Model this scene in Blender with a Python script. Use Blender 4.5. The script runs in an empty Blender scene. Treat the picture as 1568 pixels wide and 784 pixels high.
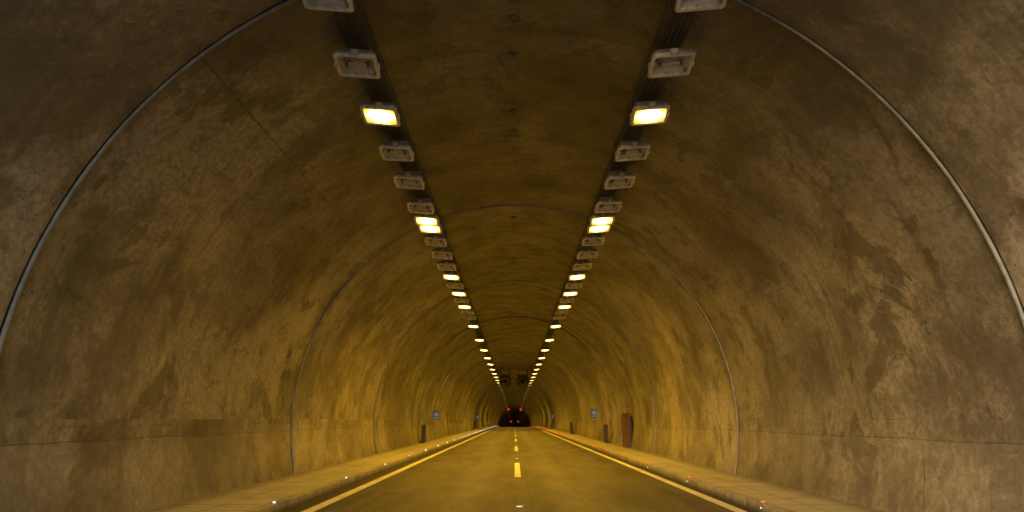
import bpy, bmesh, math, random
from mathutils import Vector, Matrix, noise as mnoise
random.seed(7)
S=bpy.context.scene
S.view_settings.view_transform='Standard'
try: S.view_settings.look='None'
except: pass
S.view_settings.exposure=0; S.view_settings.gamma=1

R=5.6; H=1.47
Y0=-5.0; Y1=440.0
JOINT0=7.74; JSTEP=10.8
def drop(y):
    return 0.0 if y<123 else -(y-123)**2/7180.0

# ---------------- node helpers ----------------
class NT:
    def __init__(s,name):
        s.m=bpy.data.materials.new(name); s.m.use_nodes=True
        s.t=s.m.node_tree; s.n=s.t.nodes; s.l=s.t.links
        s.b=s.n['Principled BSDF']
        s.tc=s.n.new('ShaderNodeTexCoord')
    def put(s,sock,v):
        if isinstance(v,bpy.types.NodeSocket): s.l.new(v,sock)
        elif v is not None: sock.default_value=v
    def math(s,op,a,b=None,c=None,clamp=False):
        n=s.n.new('ShaderNodeMath'); n.operation=op; n.use_clamp=clamp
        s.put(n.inputs[0],a); s.put(n.inputs[1],b)
        if c is not None: s.put(n.inputs[2],c)
        return n.outputs[0]
    def sep(s):
        n=s.n.new('ShaderNodeSeparateXYZ'); s.l.new(s.tc.outputs['Object'],n.inputs[0]); return n.outputs
    def comb(s,x,y,z):
        n=s.n.new('ShaderNodeCombineXYZ'); s.put(n.inputs[0],x); s.put(n.inputs[1],y); s.put(n.inputs[2],z); return n.outputs[0]
    def noise(s,scale,detail=4,rough=.55,dist=0,vec=None,sc=(1,1,1),off=(0,0,0)):
        mp=s.n.new('ShaderNodeMapping'); mp.inputs['Scale'].default_value=sc; mp.inputs['Location'].default_value=off
        s.l.new(vec if vec is not None else s.tc.outputs['Object'],mp.inputs[0])
        n=s.n.new('ShaderNodeTexNoise'); n.inputs['Scale'].default_value=scale; n.inputs['Detail'].default_value=detail
        n.inputs['Roughness'].default_value=rough; n.inputs['Distortion'].default_value=dist
        s.l.new(mp.outputs[0],n.inputs['Vector']); return n.outputs[0]
    def wn(s,v,dim='1D'):
        w=s.n.new('ShaderNodeTexWhiteNoise'); w.noise_dimensions=dim
        s.l.new(v,w.inputs['W' if dim=='1D' else 'Vector']); return w.outputs[0]
    def rng(s,v,a,b,c,d,smooth=True):
        n=s.n.new('ShaderNodeMapRange'); n.interpolation_type='SMOOTHSTEP' if smooth else 'LINEAR'
        s.put(n.inputs[0],v)
        for i,k in enumerate((a,b,c,d)): n.inputs[i+1].default_value=k
        return n.outputs[0]
    def mix(s,f,a,b,mode='MIX'):
        n=s.n.new('ShaderNodeMix'); n.data_type='RGBA'; n.blend_type=mode; n.clamp_factor=True
        s.put(n.inputs[0],f)
        for sock,v in ((n.inputs[6],a),(n.inputs[7],b)):
            if isinstance(v,bpy.types.NodeSocket): s.l.new(v,sock)
            else: sock.default_value=(v[0],v[1],v[2],1)
        return n.outputs[2]
    def bump(s,h,strength,dist,prev=None):
        n=s.n.new('ShaderNodeBump'); n.inputs['Strength'].default_value=strength; n.inputs['Distance'].default_value=dist
        s.l.new(h,n.inputs['Height'])
        if prev is not None: s.l.new(prev,n.inputs['Normal'])
        return n.outputs[0]
    def line(s,v,w):
        return s.rng(s.math('ABSOLUTE',v),w*.5,w,1,0)

def simple(name,col,rough=.5,metal=0,emis=None,es=0,var=.25,vs=6):
    N=NT(name)
    if emis:
        N.b.inputs['Emission Color'].default_value=(*emis,1); N.b.inputs['Emission Strength'].default_value=es
        N.m.cycles.emission_sampling='NONE'
    n=N.noise(vs,3,.6)
    c=N.mix(N.rng(n,.3,.7,0,1),[x*(1-var) for x in col],[min(1,x*(1+var)) for x in col])
    N.l.new(c,N.b.inputs['Base Color'])
    N.l.new(N.rng(n,.3,.7,max(0,rough-.08),min(1,rough+.1)),N.b.inputs['Roughness'])
    N.b.inputs['Metallic'].default_value=metal
    return N.m

# ---------------- concrete lining ----------------
def concrete_mat():
    N=NT('lining_concrete'); X,Y,Z=N.sep()
    ang=N.math('ARCTAN2',N.math('SUBTRACT',Z,H),X)
    arc=N.math('MULTIPLY',ang,R)
    by=N.math('DIVIDE',N.math('SUBTRACT',Y,JOINT0),JSTEP)
    blk=N.math('FLOOR',by); bf=N.math('FRACT',by)
    uv=N.comb(Y,arc,N.math('MULTIPLY',blk,3.7))
    n1=N.noise(.33,4,.6,0,uv)
    n2=N.noise(1.1,7,.74,0,uv,off=(2,5,0))
    n4=N.noise(11,4,.75)
    n5=N.noise(.42,8,.68,.35,uv,off=(11.4,4,2))
    n6=N.noise(.62,7,.68,.6,uv,off=(31,14,7))
    st=N.noise(1,4,.65,0,uv,sc=(3.0,.30,1))
    base=N.mix(N.rng(n1,.38,.62,0,1),(.205,.185,.163),(.43,.395,.355))
    base=N.mix(N.rng(n2,.49,.62,0,.58),base,(.135,.119,.102))
    base=N.mix(N.rng(n2,.42,.33,0,.45),base,(.53,.485,.435))
    base=N.mix(N.rng(n5,.545,.590,0,.58),base,(.10,.087,.073))
    base=N.mix(N.math('MULTIPLY',N.line(N.math('SUBTRACT',n5,.552),.006),.40),base,(.065,.055,.045))
    base=N.mix(N.rng(n5,.425,.395,0,.32),base,(.54,.495,.44))
    base=N.mix(N.rng(n6,.575,.625,0,.68),base,(.075,.064,.053))
    base=N.mix(N.math('MULTIPLY',N.line(N.math('SUBTRACT',n6,.47),.004),.42),base,(.07,.06,.05))
    base=N.mix(N.rng(st,.52,.68,0,.50),base,(.105,.091,.077))
    pu=N.math('DIVIDE',N.math('SUBTRACT',Y,JOINT0),1.8); pv=N.math('DIVIDE',arc,1.25)
    pw=N.wn(N.comb(N.math('FLOOR',pu),N.math('FLOOR',pv),0.0),'3D')
    hs0=N.n.new('ShaderNodeHueSaturation'); N.l.new(base,hs0.inputs['Color'])
    N.l.new(N.rng(pw,0,1,.94,1.06,False),hs0.inputs['Value']); base=hs0.outputs[0]
    fu=N.math('FRACT',pu); fu=N.math('MULTIPLY',N.math('MINIMUM',fu,N.math('SUBTRACT',1.0,fu)),1.8)
    fw=N.math('FRACT',pv); fw=N.math('MULTIPLY',N.math('MINIMUM',fw,N.math('SUBTRACT',1.0,fw)),1.25)
    seam=N.rng(N.math('MINIMUM',fu,fw),.006,.014,.5,0)
    base=N.mix(N.math('MULTIPLY',seam,N.math('MULTIPLY',N.rng(n2,.46,.54,0,1),N.rng(n1,.45,.55,0,1))),base,(.08,.07,.06))
    base=N.mix(N.rng(n4,.38,.66,0,.52),base,(.105,.093,.08))
    base=N.mix(N.rng(n4,.36,.26,0,.5),base,(.54,.49,.44))
    vo=N.n.new('ShaderNodeTexVoronoi'); vo.inputs['Scale'].default_value=4.5; N.l.new(uv,vo.inputs['Vector'])
    pit=N.math('MULTIPLY',N.rng(vo.outputs[0],.06,.12,1,0),N.rng(n1,.47,.56,0,1))
    base=N.mix(N.math('MULTIPLY',pit,.7),base,(.04,.034,.028))
    hs=N.n.new('ShaderNodeHueSaturation'); N.l.new(base,hs.inputs['Color'])
    v=N.math('SINE',N.math('SUBTRACT',N.math('MULTIPLY',blk,2.4),1.4))
    N.l.new(N.rng(v,-1,1,.92,1.30,False),hs.inputs['Value']); base=hs.outputs[0]
    crown_shade=N.rng(N.math('ADD',N.math('ABSOLUTE',N.math('SUBTRACT',ang,math.pi/2)),N.math('MULTIPLY',N.math('SUBTRACT',n2,.5),.30)),.18,.95,.72,0)  # shade of the crown above the lamps painted into the concrete, plus some soot
    crown_shade=N.math('MULTIPLY',crown_shade,N.rng(Y,6,30,.66,1))
    base=N.mix(crown_shade,base,(.045,.037,.03))
    je=N.math('MINIMUM',bf,N.math('SUBTRACT',1.0,bf))
    jd=N.math('MULTIPLY',N.rng(je,.004,.026,1,0),N.rng(n2,.38,.6,.3,.9))
    base=N.mix(N.math('MULTIPLY',jd,.65),base,(.07,.062,.053))
    wob=N.math('MULTIPLY',N.math('SUBTRACT',n1,.5),.16)
    d=N.math('SUBTRACT',Z,N.math('ADD',wob,1.19))
    jl=N.math('MULTIPLY',N.line(d,.012),N.rng(n2,.35,.55,.3,.9))
    below=N.rng(d,.015,-.015,0,1)
    fv=N.math('FRACT',N.math('DIVIDE',N.math('SUBTRACT',Y,JOINT0+2.45),3.6))
    fv=N.math('MINIMUM',fv,N.math('SUBTRACT',1.0,fv))
    jv=N.math('MULTIPLY',N.rng(fv,.0016,.0036,.8,0),below)
    jl=N.math('MAXIMUM',jl,jv)
    inb=N.math('MULTIPLY',N.math('GREATER_THAN',Y,JOINT0),N.math('LESS_THAN',Y,JOINT0+JSTEP))
    w2=N.math('MULTIPLY',N.math('SUBTRACT',n2,.5),.012)
    cr=N.math('MULTIPLY',N.line(N.math('SUBTRACT',N.math('ADD',ang,w2),math.radians(131.6)),.0030),inb)
    cr=N.math('MULTIPLY',cr,N.rng(n4,.38,.6,.45,1))
    jl=N.math('MAXIMUM',jl,cr)
    base=N.mix(N.math('MULTIPLY',jl,.75),base,(.035,.03,.025))
    base=N.mix(N.math('MULTIPLY',below,.14),base,(.44,.40,.36))
    dirt=N.math('MULTIPLY',N.rng(Z,.15,.8,1,0),N.rng(n2,.35,.65,.25,.85))
    base=N.mix(N.math('MULTIPLY',dirt,.65),base,(.085,.074,.062))
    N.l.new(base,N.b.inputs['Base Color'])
    N.l.new(N.rng(n2,.35,.68,.30,.56),N.b.inputs['Roughness'])
    N.b.inputs['Specular IOR Level'].default_value=.55
    b1=N.noise(.55,2,.5,0,uv,off=(5,5,5)); b2=N.noise(9,2,.6)
    hgt=N.math('ADD',N.math('MULTIPLY',b1,.10),N.math('MULTIPLY',b2,.006))
    N.l.new(N.bump(hgt,1.0,1.0),N.b.inputs['Normal'])
    return N.m
CONC=concrete_mat()
GROOVE=simple('joint_groove_mortar',(.045,.042,.04),.8)
SEAL=simple('joint_seal_rubber',(.22,.235,.27),.45)

def finish(bm,name,mats,smooth=False,sharp=None,parent=None):
    me=bpy.data.meshes.new(name); bm.normal_update(); bm.to_mesh(me); bm.free()
    for m in mats: me.materials.append(m)
    if smooth:
        for p in me.polygons: p.use_smooth=True
        if sharp:
            me.set_sharp_from_angle(angle=math.radians(sharp))
    ob=bpy.data.objects.new(name,me); S.collection.objects.link(ob)
    if parent: ob.parent=parent
    return ob

a0=math.asin(-(H+.08)/R); a1=math.pi-a0
NA=120
rings=[]
j=math.ceil((Y0-JOINT0)/JSTEP)
joints=[]
while JOINT0+j*JSTEP<Y1: joints.append(JOINT0+j*JSTEP); j+=1
edges=[Y0]+joints+[Y1]
GW=.055
for i in range(len(edges)-1):
    s=edges[i]+(GW if i>0 else 0); e=edges[i+1]-(GW if i<len(edges)-2 else 0)
    n=12 if s<60 else 6
    for k in range(n+1): rings.append((s+(e-s)*k/n,0,i,False))
    if i<len(edges)-2:
        rings[-1]=(e,0,i,True)
        rings.append((e+.006,.06,-1,True)); rings.append((e+2*GW-.006,.06,-1,True))
bm=bmesh.new(); prev=None
for (y,dr,bi,g) in rings:
    row=[]
    for k in range(NA+1):
        a=a0+(a1-a0)*k/NA
        rr=R+dr
        if dr==0:
            rr+=.030*mnoise.noise(Vector((y*.45,a*R*.4,bi*5.1)))+.014*math.sin(bi*12.9)
        row.append(bm.verts.new((rr*math.cos(a),y,H+rr*math.sin(a)+drop(y))))
    if prev:
        for k in range(NA):
            f=bm.faces.new((prev[0][k],prev[0][k+1],row[k+1],row[k]))
            f.material_index=1 if prev[1] else 0
    prev=(row,g)
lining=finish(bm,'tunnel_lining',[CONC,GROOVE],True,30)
bm=bmesh.new()
for yj in joints:
    if yj>260: break
    nt=8; pr=None
    for k in range(NA+1):
        a=a0+(a1-a0)*k/NA
        row=[]
        for q in range(nt):
            t=2*math.pi*q/nt
            rr=R+.006+.028*math.cos(t)+.004*mnoise.noise(Vector((a*9,yj,0)))
            row.append(bm.verts.new((rr*math.cos(a),yj+.010+.029*math.sin(t)+.006*mnoise.noise(Vector((a*6,yj,5))),H+rr*math.sin(a)+drop(yj))))
        if pr:
            for q in range(nt):
                bm.faces.new((pr[q],pr[(q+1)%nt],row[(q+1)%nt],row[q]))
        pr=row
finish(bm,'joint_seals',[SEAL],True,60,lining)

# ---------------- sheets following grade ----------------
def strip(bm,xa,xb,ya,yb,z,step=6.0,mi=0):
    n=max(1,int(math.ceil((yb-ya)/step))); pr=None
    for i in range(n+1):
        y=ya+(yb-ya)*i/n
        r=(bm.verts.new((xa,y,z+drop(y))),bm.verts.new((xb,y,z+drop(y))))
        if pr:
            f=bm.faces.new((pr[0],pr[1],r[1],r[0])); f.material_index=mi
        pr=r
def asphalt():
    N=NT('asphalt'); X,Y,Z=N.sep()
    fine=N.noise(50,3,.75); med=N.noise(1.0,6,.7,.3,sc=(1,.25,1)); big=N.noise(.35,4,.6,.5,sc=(1,.3,1),off=(4,2,0))
    base=N.mix(N.rng(med,.35,.68,0,1),(.036,.032,.029),(.082,.073,.064))
    base=N.mix(N.rng(big,.5,.66,0,.5),base,(.10,.087,.074))
    tr=None
    for cx in (-2.55,-.95,1.0,2.7):
        t=N.rng(N.math('ABSOLUTE',N.math('SUBTRACT',X,cx)),.1,.55,1,0)
        tr=t if tr is None else N.math('MAXIMUM',tr,t)
    base=N.mix(N.math('MULTIPLY',tr,.4),base,(.11,.096,.082))
    base=N.mix(N.rng(fine,.3,.75,0,.5),base,(.14,.12,.10))
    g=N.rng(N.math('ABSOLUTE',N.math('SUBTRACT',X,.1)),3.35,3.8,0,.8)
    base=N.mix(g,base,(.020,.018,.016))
    sk=N.noise(1,4,.6,.3,sc=(9,.12,1),off=(3,3,0))
    base=N.mix(N.rng(sk,.58,.68,0,.6),base,(.018,.016,.014))
    c=N.noise(.9,5,.6,1.5,sc=(1,.2,1),off=(7,1,0))
    base=N.mix(N.math('MULTIPLY',N.line(N.math('SUBTRACT',c,.56),.006),.6),base,(.016,.015,.014))
    base=N.mix(N.math('MULTIPLY',N.line(N.math('ADD',N.math('SUBTRACT',X,.30),N.math('MULTIPLY',N.math('SUBTRACT',med,.5),.05)),.018),.55),base,(.014,.013,.012))
    N.l.new(base,N.b.inputs['Base Color'])
    ro=N.math('SUBTRACT',N.rng(med,.3,.7,.66,.48),N.math('MULTIPLY',tr,.10))
    N.l.new(ro,N.b.inputs['Roughness'])
    N.b.inputs['Specular IOR Level'].default_value=.4
    b=N.bump(fine,.6,.006)
    N.l.new(b,N.b.inputs['Normal'])
    return N.m
XL=-3.80; XR=3.95
bm=bmesh.new(); strip(bm,XL-.02,XR+.02,-60,Y1,0)
finish(bm,'road',[asphalt()])
def paint():
    N=NT('road_paint_white')
    n=N.noise(9,5,.7); m=N.noise(70,3,.7); l=N.noise(1.2,4,.6)
    base=N.mix(N.rng(n,.3,.72,0,1),(.82,.80,.76),(.62,.59,.54))
    worn=N.math('MAXIMUM',N.rng(m,.58,.68,0,.6),N.rng(n,.62,.72,0,.8))
    base=N.mix(worn,base,(.16,.14,.12))
    base=N.mix(N.rng(l,.45,.65,0,.3),base,(.3,.27,.22))
    N.l.new(base,N.b.inputs['Base Color']); N.b.inputs['Roughness'].default_value=.6
    return N.m
PAINT=paint()
bm=bmesh.new()
strip(bm,-3.47,-3.27,-60,Y1,.004); strip(bm,3.58,3.78,-60,Y1,.004)
y=19.5-15.4*5
while y<300:
    strip(bm,.0,.16,y,y+6.2,.004,3); y+=15.4
finish(bm,'road_markings',[PAINT])
def box(bm,cx,cy,cz,sx,sy,sz,mi=0,bev=0,rot=None):
    r=bmesh.ops.create_cube(bm,size=1)
    vs=r['verts']
    bmesh.ops.scale(bm,vec=(sx,sy,sz),verts=vs)
    fs=list({f for v in vs for f in v.link_faces})
    for f in fs: f.material_index=mi
    if bev:
        es=list({e for v in vs for e in v.link_edges})
        rr=bmesh.ops.bevel(bm,geom=es,offset=bev,segments=2,affect='EDGES',profile=.6)
        vs=list({v for f in rr['faces'] for v in f.verts}|{v for v in vs if v.is_valid})
        for f in rr['faces']: f.material_index=mi
    if rot is not None: bmesh.ops.rotate(bm,cent=(0,0,0),matrix=rot,verts=vs)
    bmesh.ops.translate(bm,vec=(cx,cy,cz),verts=vs)
    return vs
STUDM=simple('stud_aluminium',(.3,.3,.28),.4,.5)
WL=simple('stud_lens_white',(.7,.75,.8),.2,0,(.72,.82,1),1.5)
bm=bmesh.new(); y=13.0-15.4
while y<130:
    box(bm,.08,y,.012,.13,.11,.024,0,.006); box(bm,.08,y-.057,.013,.09,.004,.014,1); y+=15.4
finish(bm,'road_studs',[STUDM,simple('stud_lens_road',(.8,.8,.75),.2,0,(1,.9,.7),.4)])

# ---------------- sidewalks & kerbs ----------------
def paving():
    N=NT('footway_concrete'); X,Y,Z=N.sep()
    fy=N.math('FRACT',N.math('DIVIDE',Y,.8)); fy=N.math('MINIMUM',fy,N.math('SUBTRACT',1,fy))
    jt=N.rng(fy,.010,.024,1,0)
    fx=N.line(N.math('SUBTRACT',N.math('ABSOLUTE',X),4.62),.012)
    jt=N.math('MAXIMUM',jt,fx)
    w=N.wn(N.math('FLOOR',N.math('DIVIDE',Y,.8)))
    n=N.noise(2,6,.7,.2); f=N.noise(35,3,.7)
    base=N.mix(N.rng(n,.3,.7,0,1),(.30,.28,.26),(.52,.49,.455))
    base=N.mix(N.rng(w,0,1,0,.4),base,(.58,.55,.51))
    base=N.mix(N.rng(n,.56,.66,0,.5),base,(.20,.18,.16))
    base=N.mix(N.rng(f,.4,.7,0,.3),base,(.15,.14,.125))
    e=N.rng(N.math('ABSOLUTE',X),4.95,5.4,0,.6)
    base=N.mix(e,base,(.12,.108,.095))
    base=N.mix(N.math('MULTIPLY',jt,.85),base,(.04,.036,.03))
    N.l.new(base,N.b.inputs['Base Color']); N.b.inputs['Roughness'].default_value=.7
    b=N.bump(f,.4,.006)
    N.l.new(b,N.b.inputs['Normal']); return N.m
PAV=paving()
for sgn,xk in ((-1,XL),(1,XR)):
    bm=bmesh.new()
    a=xk+sgn*.165; b=sgn*5.47
    strip(bm,min(a,b),max(a,b),Y0,Y1,.148,4)
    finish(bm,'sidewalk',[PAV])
def kerbm():
    N=NT('kerb_concrete'); X,Y,Z=N.sep()
    n=N.noise(3,5,.65,.3); f=N.noise(40,3,.7)
    w=N.wn(N.math('FLOOR',Y))
    base=N.mix(N.rng(n,.3,.7,0,1),(.20,.18,.155),(.42,.39,.35))
    base=N.mix(N.rng(w,0,1,0,.3),base,(.46,.43,.39))
    base=N.mix(N.rng(f,.45,.7,0,.35),base,(.10,.09,.08))
    base=N.mix(N.rng(Z,.0,.12,.8,0),base,(.04,.036,.03))
    N.l.new(base,N.b.inputs['Base Color']); N.b.inputs['Roughness'].default_value=.7
    N.l.new(N.bump(f,.4,.006),N.b.inputs['Normal']); return N.m
KM=kerbm()
for sgn,xk in ((-1,XL),(1,XR)):
    bm=bmesh.new(); y=-4.0
    while y<Y1-2:
        L=1.0 if y<110 else 4.0
        j=random.uniform(-.006,.006)
        cy=y+L/2
        bev=.014 if y<60 else 0
        box(bm,xk+sgn*(.085+j),cy,.03+random.uniform(-.003,.003)+drop(cy),.150,L-.016,.245,0,bev)
        y+=L
    finish(bm,'kerb',[KM])

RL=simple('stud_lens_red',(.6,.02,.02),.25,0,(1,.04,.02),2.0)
for sgn,xk,mat,ys in ((-1,XL,WL,12.1),(1,XR,RL,12.2)):
    bm=bmesh.new(); y=ys-10.06
    while y<240:
        x=xk+sgn*.05; z=.153+drop(y)
        box(bm,x,y,z+.018,.07,.06,.036,0,.006)
        w=.042 if y<30 else .07
        box(bm,x-sgn*.002,y-.033,z+.02,w,.008,.022 if y<30 else .04,1)
        y+=5.03 if y<50 else 2.515
    finish(bm,'kerb_reflector_studs',[STUDM,mat])
bm=bmesh.new()
for y in (12.15,17.2,22.2,27.3):
    box(bm,XR+.0-.006,y,.085,.012,.05,.035,0)
    box(bm,XR-.010,y-.027,.085,.014,.004,.018,1)
finish(bm,'kerb_face_reflectors',[STUDM,WL])

# ---------------- lamps ----------------
CAS=simple('lamp_casing_grey',(.42,.42,.44),.45,.2,vs=9)
RIM=simple('lamp_rim_aluminium',(.70,.70,.76),.4,.2,vs=12)
DARK=simple('lamp_cavity',(.05,.05,.05),.5)
REF=simple('lamp_reflector',(.5,.47,.43),.3,.5)
CLIP=simple('lamp_clip_steel',(.85,.85,.88),.3,.2)
BULBU=simple('lamp_bulb_off',(.7,.68,.62),.2)
def glassmat():
    N=NT('lamp_front_glass')
    N.b.inputs['Base Color'].default_value=(.6,.6,.6,1); N.b.inputs['Roughness'].default_value=.08
    n=N.noise(8,3); N.l.new(N.rng(n,.3,.7,.10,.22),N.b.inputs['Alpha'])
    return N.m
GLS=glassmat()
def litmat():
    N=NT('lamp_glass_lit'); X,Y,Z=N.sep()
    r=N.math('ADD',N.math('POWER',N.math('DIVIDE',X,.24),2),N.math('POWER',N.math('DIVIDE',Y,.19),2))
    c=N.mix(N.rng(r,.25,1.3,0,1),(1,.70,.22),(1,.46,.03))
    N.l.new(c,N.b.inputs['Emission Color'])
    N.l.new(N.rng(r,.1,1.6,14,1.5),N.b.inputs['Emission Strength'])
    N.b.inputs['Base Color'].default_value=(.6,.5,.3,1)
    N.m.cycles.emission_sampling='NONE'
    return N.m
LIT=litmat()
def cyl(bm,p,axis,r,L,seg=12,mi=0,r2=None):
    res=bmesh.ops.create_cone(bm,cap_ends=True,segments=seg,radius1=r,radius2=r if r2 is None else r2,depth=L)
    vs=res['verts']
    for f in {f for v in vs for f in v.link_faces}: f.material_index=mi
    if axis=='x': bmesh.ops.rotate(bm,cent=(0,0,0),matrix=Matrix.Rotation(math.pi/2,3,'Y'),verts=vs)
    if axis=='y': bmesh.ops.rotate(bm,cent=(0,0,0),matrix=Matrix.Rotation(math.pi/2,3,'X'),verts=vs)
    bmesh.ops.translate(bm,vec=p,verts=vs); return vs
def loft(bm,secs,mi,cap=True,flip=False):
    pr=None;first=None
    for hx,hy,z,c in secs:
        pts=[(hx-c,hy),(hx,hy-c),(hx,-hy+c),(hx-c,-hy),(-hx+c,-hy),(-hx,-hy+c),(-hx,hy-c),(-hx+c,hy)]
        row=[bm.verts.new((x,y,z)) for x,y in pts]
        if pr:
            for k in range(8):
                f=bm.faces.new((pr[k],pr[(k+1)%8],row[(k+1)%8],row[k])); f.material_index=mi
        else: first=row
        pr=row
    if cap:
        f=bm.faces.new(pr); f.material_index=mi
    return first,pr
def lampmesh(lit):
    bm=bmesh.new()
    loft(bm,[(.25,.20,-.012,.025),(.290,.245,-.012,.03),(.297,.252,.0,.03),(.297,.252,.03,.03),(.287,.242,.037,.03)],1,cap=False)
    loft(bm,[(.283,.237,.037,.03),(.278,.23,.075,.03),(.235,.19,.13,.05),(.18,.14,.155,.05)],0)
    loft(bm,[(.25,.20,-.012,.025),(.245,.195,.01,.025)],1,cap=False)
    if lit:
        f,l=loft(bm,[(.247,.197,.004,.025)],3,cap=False)
        ff=bm.faces.new(l); ff.material_index=3
    else:
        loft(bm,[(.245,.195,.01,.025),(.20,.15,.06,.03),(.13,.08,.09,.03)],4)
        f,l=loft(bm,[(.247,.197,.002,.025)],5,cap=False)
        ff=bm.faces.new(l); ff.material_index=5
        cyl(bm,(0,.02,.05),'x',.022,.26,12,6)
        box(bm,-.145,.02,.053,.04,.06,.06,2); box(bm,.145,.02,.053,.04,.06,.06,2)
    box(bm,0,-.257,.03,.11,.02,.10,7,.004); box(bm,0,-.24,.075,.07,.03,.03,7,.003)
    for sx in (-1,1):
        box(bm,sx*.304,0,.02,.02,.09,.06,7,.003)
        box(bm,sx*.22,-.256,.02,.03,.012,.05,1,.002)
    for k in range(5): box(bm,-.12+k*.06,0,.162,.008,.22,.03,0)
    for sx in (-1,1):
        box(bm,sx*.16,0,.20,.035,.05,.11,0)
    box(bm,0,0,.258,.40,.055,.012,0)
    bmesh.ops.recalc_face_normals(bm,faces=[f for f in bm.faces if f.material_index not in (3,5)])
    me=bpy.data.meshes.new('tunnel_lamp_lit' if lit else 'tunnel_lamp'); bm.to_mesh(me); bm.free()
    for m in (CAS,RIM,DARK,LIT,REF,GLS,BULBU,CLIP): me.materials.append(m)
    return me
ML=lampmesh(True); MU=lampmesh(False)
LX=2.17; LZ=H+4.76
LP=260.0
def light(parent,p,side,tilt):
    l=bpy.data.lights.new('sodium_light','AREA'); l.shape='RECTANGLE'; l.size=.44; l.size_y=.34
    l.color=(1.0,.53,.022); l.energy=p; l.spread=math.radians(142)
    o=bpy.data.objects.new('sodium_light',l); S.collection.objects.link(o)
    o.parent=parent; o.location=(0,0,-.035)
    o.rotation_euler=(math.radians(-tilt),math.radians(-side*-16),0)   # asymmetric reflector throws to its own wall
P=1.683; Z00=9.10
litset=set([1,9,11,13]+[17+4*i for i in range(60)])
for side in (-1,1):
    items=[]
    k=-9
    while Z00+P*k<395:
        y=Z00+P*k
        if k==5: items+= [(17.07,LP*.32),(17.80,LP*.32)]
        elif k==1: items.append((y,LP*.38))
        elif k in litset:
            p=LP
            if k==9: p=LP*1.0
            if k in (11,): p=LP*.35
            if k in (13,): p=LP*.85
            if y>100:
                p=LP*1.5 if ((k-17)//4)%3==0 else -1
                if y>250: p=-1
            items.append((y,p))
        elif k==4: items.append((15.95,0))
        elif y<36: items.append((y,0))
        k+=1
    for y,p in items:
        if y<Y0+.5: continue
        lit=p!=0
        o=bpy.data.objects.new('tunnel_lamp',ML if lit else MU); S.collection.objects.link(o)
        jx=random.uniform(-.012,.012)
        o.location=(side*LX+jx,y+random.uniform(-.03,.03)*(0 if lit else 1),LZ+drop(y))
        tilt=-10 if y<40 else (-10+ (min(y,110)-40)/70*10)
        o.rotation_euler=(math.radians(random.uniform(-1.2,1.2)*(1 if y<60 else .3)+tilt),math.radians(-side*4+random.uniform(-1.5,1.5)),math.radians(random.uniform(-2,2)))
        if p>0: light(o,p,side,tilt)
# ---------------- cable trays ----------------
TR=simple('cable_tray_galvanised',(.14,.14,.145),.5,.4)
CB=simple('cable_sheath_black',(.02,.02,.02),.5)
for side in (-1,1):
    bm=bmesh.new()
    zc=LZ+.275; xc=side*2.13
    def rail(x,z,w,h,mi=0,ya=Y0+.3,yb=395,stepn=100):
        pr=None
        for i in range(stepn+1):
            y=ya+(yb-ya)*i/stepn
            zz=z+drop(y)
            row=[bm.verts.new(p) for p in ((x-w/2,y,zz-h/2),(x+w/2,y,zz-h/2),(x+w/2,y,zz+h/2),(x-w/2,y,zz+h/2))]
            if pr:
                for q in range(4):
                    f=bm.faces.new((pr[q],pr[(q+1)%4],row[(q+1)%4],row[q])); f.material_index=mi
            pr=row
    rail(xc-.17,zc+.02,.006,.06); rail(xc+.17,zc+.02,.006,.06)
    for xo in (-.13,-.09,-.05,-.01,.03,.07,.11,.15): rail(xc+xo,zc-.005,.010,.006)
    rail(xc-.06,zc+.02,.035,.035,1); rail(xc+.02,zc+.018,.03,.03,1); rail(xc+.09,zc+.016,.022,.022,1)
    rail(xc-.11,zc+.015,.02,.02,1)
    rail(xc-side*.235,zc-.03,.014,.014,1)
    y=Y0+.4
    while y<45:
        box(bm,xc,y,zc-.012,.34,.010,.006,0); y+=.08
    y=Y0+1
    while y<120:
        for xo in (-.175,.175):
            x=xc+xo; top=H+math.sqrt((R)**2-x*x)+.02
            zb=zc-.02
            box(bm,x,y+.35,(zb+top)/2,.012,.03,top-zb,0)
        y+=1.683
    finish(bm,'cable_tray',[TR,CB])

# ---------------- grout plugs at the crown ----------------
bm=bmesh.new()
for y in (9.3,10.35,12.5,13.4,19.7,25.0):
    x=random.uniform(-.05,.05); z=H+math.sqrt(R*R-x*x)
    cyl(bm,(x,y,z+.002),'z',.085,.03,20,0); cyl(bm,(x,y,z-.010),'z',.020,.02,12,1)
finish(bm,'grout_plugs',[simple('grout_plug_mortar',(.17,.15,.132),.8),simple('grout_plug_hole',(.08,.07,.06),.8)])

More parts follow.
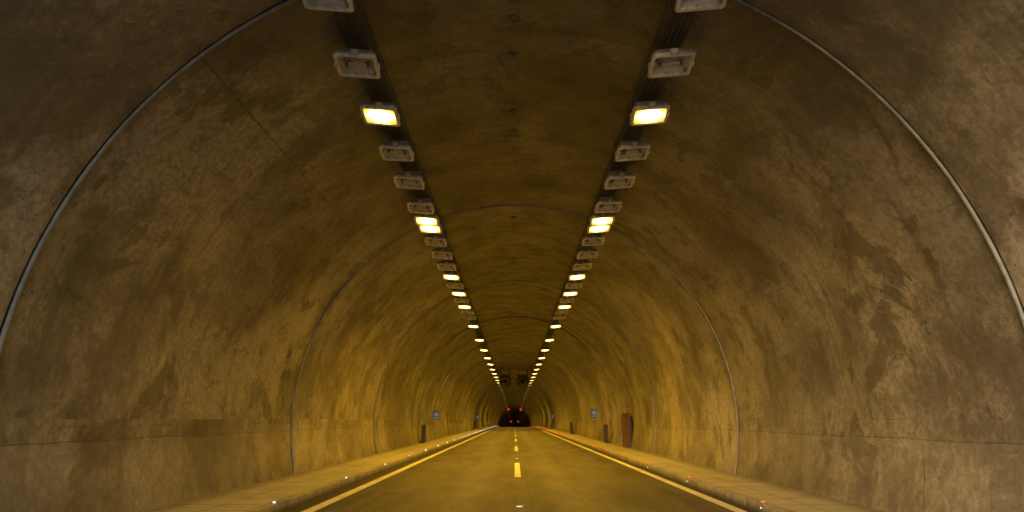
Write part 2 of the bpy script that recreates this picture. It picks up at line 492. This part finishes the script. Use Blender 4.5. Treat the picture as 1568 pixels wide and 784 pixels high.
# ---------------- jet fans ----------------
FG=simple('fan_casing',(.05,.05,.055),.5,.3); FB=simple('fan_blades_dark',(.03,.03,.03),.5,.3)
def jetfan(x,y,z):
    bm=bmesh.new(); r=.62; L=3.6
    prof=[(-L/2,r*.98),(-L/2,r),(-1.0,r),(-.98,r+.04),(.98,r+.04),(1.0,r),(L/2,r),(L/2,r-.07),(.6,r-.10),(-.6,r-.10),(-L/2,r-.02)]
    pr=None
    for py,pr_ in prof:
        row=[bm.verts.new((pr_*math.cos(2*math.pi*k/32),py,pr_*math.sin(2*math.pi*k/32))) for k in range(32)]
        if pr:
            for k in range(32): bm.faces.new((pr[k],pr[(k+1)%32],row[(k+1)%32],row[k]))
        pr=row
    cyl(bm,(0,0,0),'y',.2,1.2,20,1); cyl(bm,(0,-.75,0),'y',.2,.3,20,1,.06)
    for k in range(9):
        a=2*math.pi*k/9
        vs=box(bm,0,0,0,.11,.012,.34,1)
        bmesh.ops.rotate(bm,cent=(0,0,0),matrix=Matrix.Rotation(math.radians(35),3,'Z'),verts=vs)
        bmesh.ops.translate(bm,vec=(0,-.3,.35),verts=vs)
        bmesh.ops.rotate(bm,cent=(0,0,0),matrix=Matrix.Rotation(a,3,'Y'),verts=vs)
    for k in range(4):
        vs=box(bm,0,-L/2+.03,.33,.02,.02,.58,1)
        bmesh.ops.rotate(bm,cent=(0,0,0),matrix=Matrix.Rotation(math.pi/4+k*math.pi/2,3,'Y'),verts=vs)
    for yy in (-.9,.9):
        for xx in (-.5,.5):
            top=math.sqrt(R*R-(x+xx)**2)+H-z
            box(bm,xx,yy,(top+.35)/2,.06,.06,top-.35,0)
        box(bm,0,yy,r+.07,1.1,.08,.05,0)
    o=finish(bm,'jet_fan',[FG,FB],True,35); o.location=(x,y,z)
jetfan(-1.06,82,H+4.15); jetfan(.92,82,H+4.15)

# ---------------- lane signals ----------------
RED=simple('signal_red',(.5,.02,.02),.4,0,(1,.03,.02),1.5)
HOU=simple('signal_housing',(.03,.03,.03),.5)
def signal(x,y):
    bm=bmesh.new()
    box(bm,0,0,0,1.0,.2,.85,0,.03)
    for a in (45,-45):
        vs=box(bm,0,0,0,.75,.02,.14,1)
        bmesh.ops.rotate(bm,cent=(0,0,0),matrix=Matrix.Rotation(math.radians(a),3,'Y'),verts=vs)
        bmesh.ops.translate(bm,vec=(0,-.112-(a>0)*.006,0),verts=vs)
    box(bm,0,-.22,.44,1.05,.28,.02,0)
    zz=H+4.0
    top=math.sqrt(R*R-x*x)+H-zz
    for xx in (-.35,.35): box(bm,xx,0,(top+.4)/2,.05,.05,top-.3,0)
    o=finish(bm,'lane_signal',[HOU,RED]); o.location=(x,y,zz+drop(y))
for y,xx in ((215,1.8),(312,1.5)):
    signal(-xx,y); signal(xx,y)

# ---------------- wall fittings ----------------
BL=simple('sign_blue',(.02,.12,.38),.4,0,(.03,.2,.5),.10); WH=simple('sign_white',(.5,.53,.55),.4,0,(.5,.7,1),.05)
GR=simple('sign_bracket_grey',(.2,.2,.2),.5,.5)
def sosign(x,y,z,w=.40,h=.58):
    bm=bmesh.new(); s=1 if x>0 else -1
    box(bm,0,0,0,w,.12,h,0,.015)
    box(bm,0,-.063,h*.12,w*.55,.006,h*.30,1)
    box(bm,-w*.08,-.068,h*.12,w*.10,.006,h*.22,0); box(bm,w*.06,-.068,h*.17,w*.20,.006,h*.07,0)
    box(bm,0,-.063,-h*.28,w*.6,.006,h*.08,1)
    reach=math.sqrt(R*R-(z-H)**2)-abs(x)-w/2
    for dz in (-.15,.15): box(bm,s*(w/2+reach/2),0.0,dz,reach+.04,.04,.04,2)
    o=finish(bm,'emergency_sign',[BL,WH,GR]); o.location=(x,y,z)
sosign(-5.22,49,H+.26); sosign(5.18,48,H+.36)
sosign(-5.22,103,H+.3); sosign(5.18,101,H+.35)
DC=simple('cabinet_dark',(.03,.028,.026),.5); RD=simple('cabinet_front_brown',(.06,.035,.025),.5)
def cabinet(x,y):
    s=1 if x>0 else -1
    bm=bmesh.new()
    box(bm,0,0,.5,.22,.4,.95,0,.015)
    box(bm,-s*.113,0,.55,.012,.32,.72,1,.003)
    box(bm,-s*.125,-.12,.55,.014,.03,.10,2)
    box(bm,0,-.203,.55,.15,.008,.65,1)
    box(bm,0,0,1.0,.26,.44,.03,0)
    box(bm,s*.08,0,.03,.26,.32,.06,0)
    o=finish(bm,'hydrant_cabinet',[DC,RD,GR]); o.location=(x,y,.148+drop(y))
cabinet(-5.24,42.6); cabinet(5.24,42.6); cabinet(5.24,68); cabinet(-5.24,96)
DR=simple('door_dark_red',(.15,.045,.02),.5,.1,vs=3); FR=simple('door_frame_brown',(.07,.035,.02),.5)
bm=bmesh.new()
w=1.15; h=1.5
box(bm,.0,0,h/2,.05,w,h,0,.006)
for yy in (-w/2-.05,w/2+.05): box(bm,.04,yy,h/2+.02,.18,.1,h+.08,1,.006)
box(bm,.04,0,h+.06,.18,w-.004,.1,1,.006)
for yy in (-w*.25,w*.25):
    box(bm,-.03,yy,h*.70,.014,w*.36,h*.42,0,.01); box(bm,-.03,yy,h*.25,.014,w*.36,h*.36,0,.01)
box(bm,-.05,-.08,h*.5,.04,.03,.14,2,.004)
box(bm,.12,0,h/2,.16,w-.02,h-.02,1)
o=finish(bm,'emergency_door',[DR,FR,GR]); o.location=(5.34,35.6,.148)
bm=bmesh.new()
for (y,x) in ((45.2,-1),(38.4,1)):
    pr=None
    for i in range(25):
        a=math.radians(-12+ i*3.2)
        if x<0: a=math.pi-a
        rr=R-.035
        c=Vector((rr*math.cos(a),y,H+rr*math.sin(a)))
        row=[bm.verts.new(c+Vector(d)) for d in ((-.02,-.02,0),(.02,-.02,0),(.02,.02,0),(-.02,.02,0))]
        if pr:
            for q in range(4): bm.faces.new((pr[q],pr[(q+1)%4],row[(q+1)%4],row[q]))
        pr=row
finish(bm,'wall_conduits',[GR])

# ---------------- outside: ground, portal headwall ----------------
gm=simple('ground_soil',(.12,.10,.07),.9,vs=.6)
bm=bmesh.new()
ys=[-800,-300,-100,-60,-20,0,60,120]+list(range(140,460,20))+[500,700,1200]
pr=None
for y in ys:
    row=[bm.verts.new((x,y,-.12+drop(min(y,460)))) for x in (-800,-100,-20,20,100,800)]
    if pr:
        for k in range(5): bm.faces.new((pr[k],pr[k+1],row[k+1],row[k]))
    pr=row
finish(bm,'ground',[gm])
bm=bmesh.new(); pr=None
for k in range(NA+1):
    a=a0+(a1-a0)*k/NA
    c,s=math.cos(a),math.sin(a)
    q=(R+.01)
    t=min(11/abs(c) if abs(c)>1e-4 else 1e9, 8.0/max(s,1e-4) if s>0 else 1e9)
    p=[(q*c,H+q*s),(t*c,max(-.1,H+t*s))]
    row=[bm.verts.new((p[0][0],Y0-.6,p[0][1])),bm.verts.new((p[1][0],Y0-.6,p[1][1])),
         bm.verts.new((p[1][0],Y0+.2,p[1][1])),bm.verts.new((p[0][0],Y0+.2,p[0][1]))]
    if pr:
        for z in range(4): bm.faces.new((pr[z],pr[(z+1)%4],row[(z+1)%4],row[z]))
    pr=row
finish(bm,'portal_headwall',[simple('portal_concrete',(.30,.28,.25),.8,vs=1.2)])
bm=bmesh.new(); bmesh.ops.create_circle(bm,cap_ends=True,segments=48,radius=R+.3)
bmesh.ops.rotate(bm,cent=(0,0,0),matrix=Matrix.Rotation(math.pi/2,3,'X'),verts=bm.verts)
o=finish(bm,'tunnel_end_bulkhead',[DARK]); o.location=(0,Y1-.1,H+drop(Y1))

# ---------------- world: dusk sky ----------------
W=bpy.data.worlds.new('World'); S.world=W; W.use_nodes=True
wt=W.node_tree; bg=wt.nodes['Background']
sky=wt.nodes.new('ShaderNodeTexSky'); sky.sky_type='NISHITA'; sky.sun_disc=False
sky.sun_elevation=math.radians(11); sky.sun_rotation=math.radians(200)
wt.links.new(sky.outputs[0],bg.inputs[0]); bg.inputs[1].default_value=.72

# ---------------- camera ----------------
cd=bpy.data.cameras.new('camera'); cam=bpy.data.objects.new('camera',cd); S.collection.objects.link(cam)
cam.location=(0,0,H); cam.rotation_euler=(math.radians(90+12.8),0,.0036)
cd.sensor_width=36; cd.lens=1100/1568*36; cd.clip_end=3000; cd.clip_start=.05
S.camera=cam
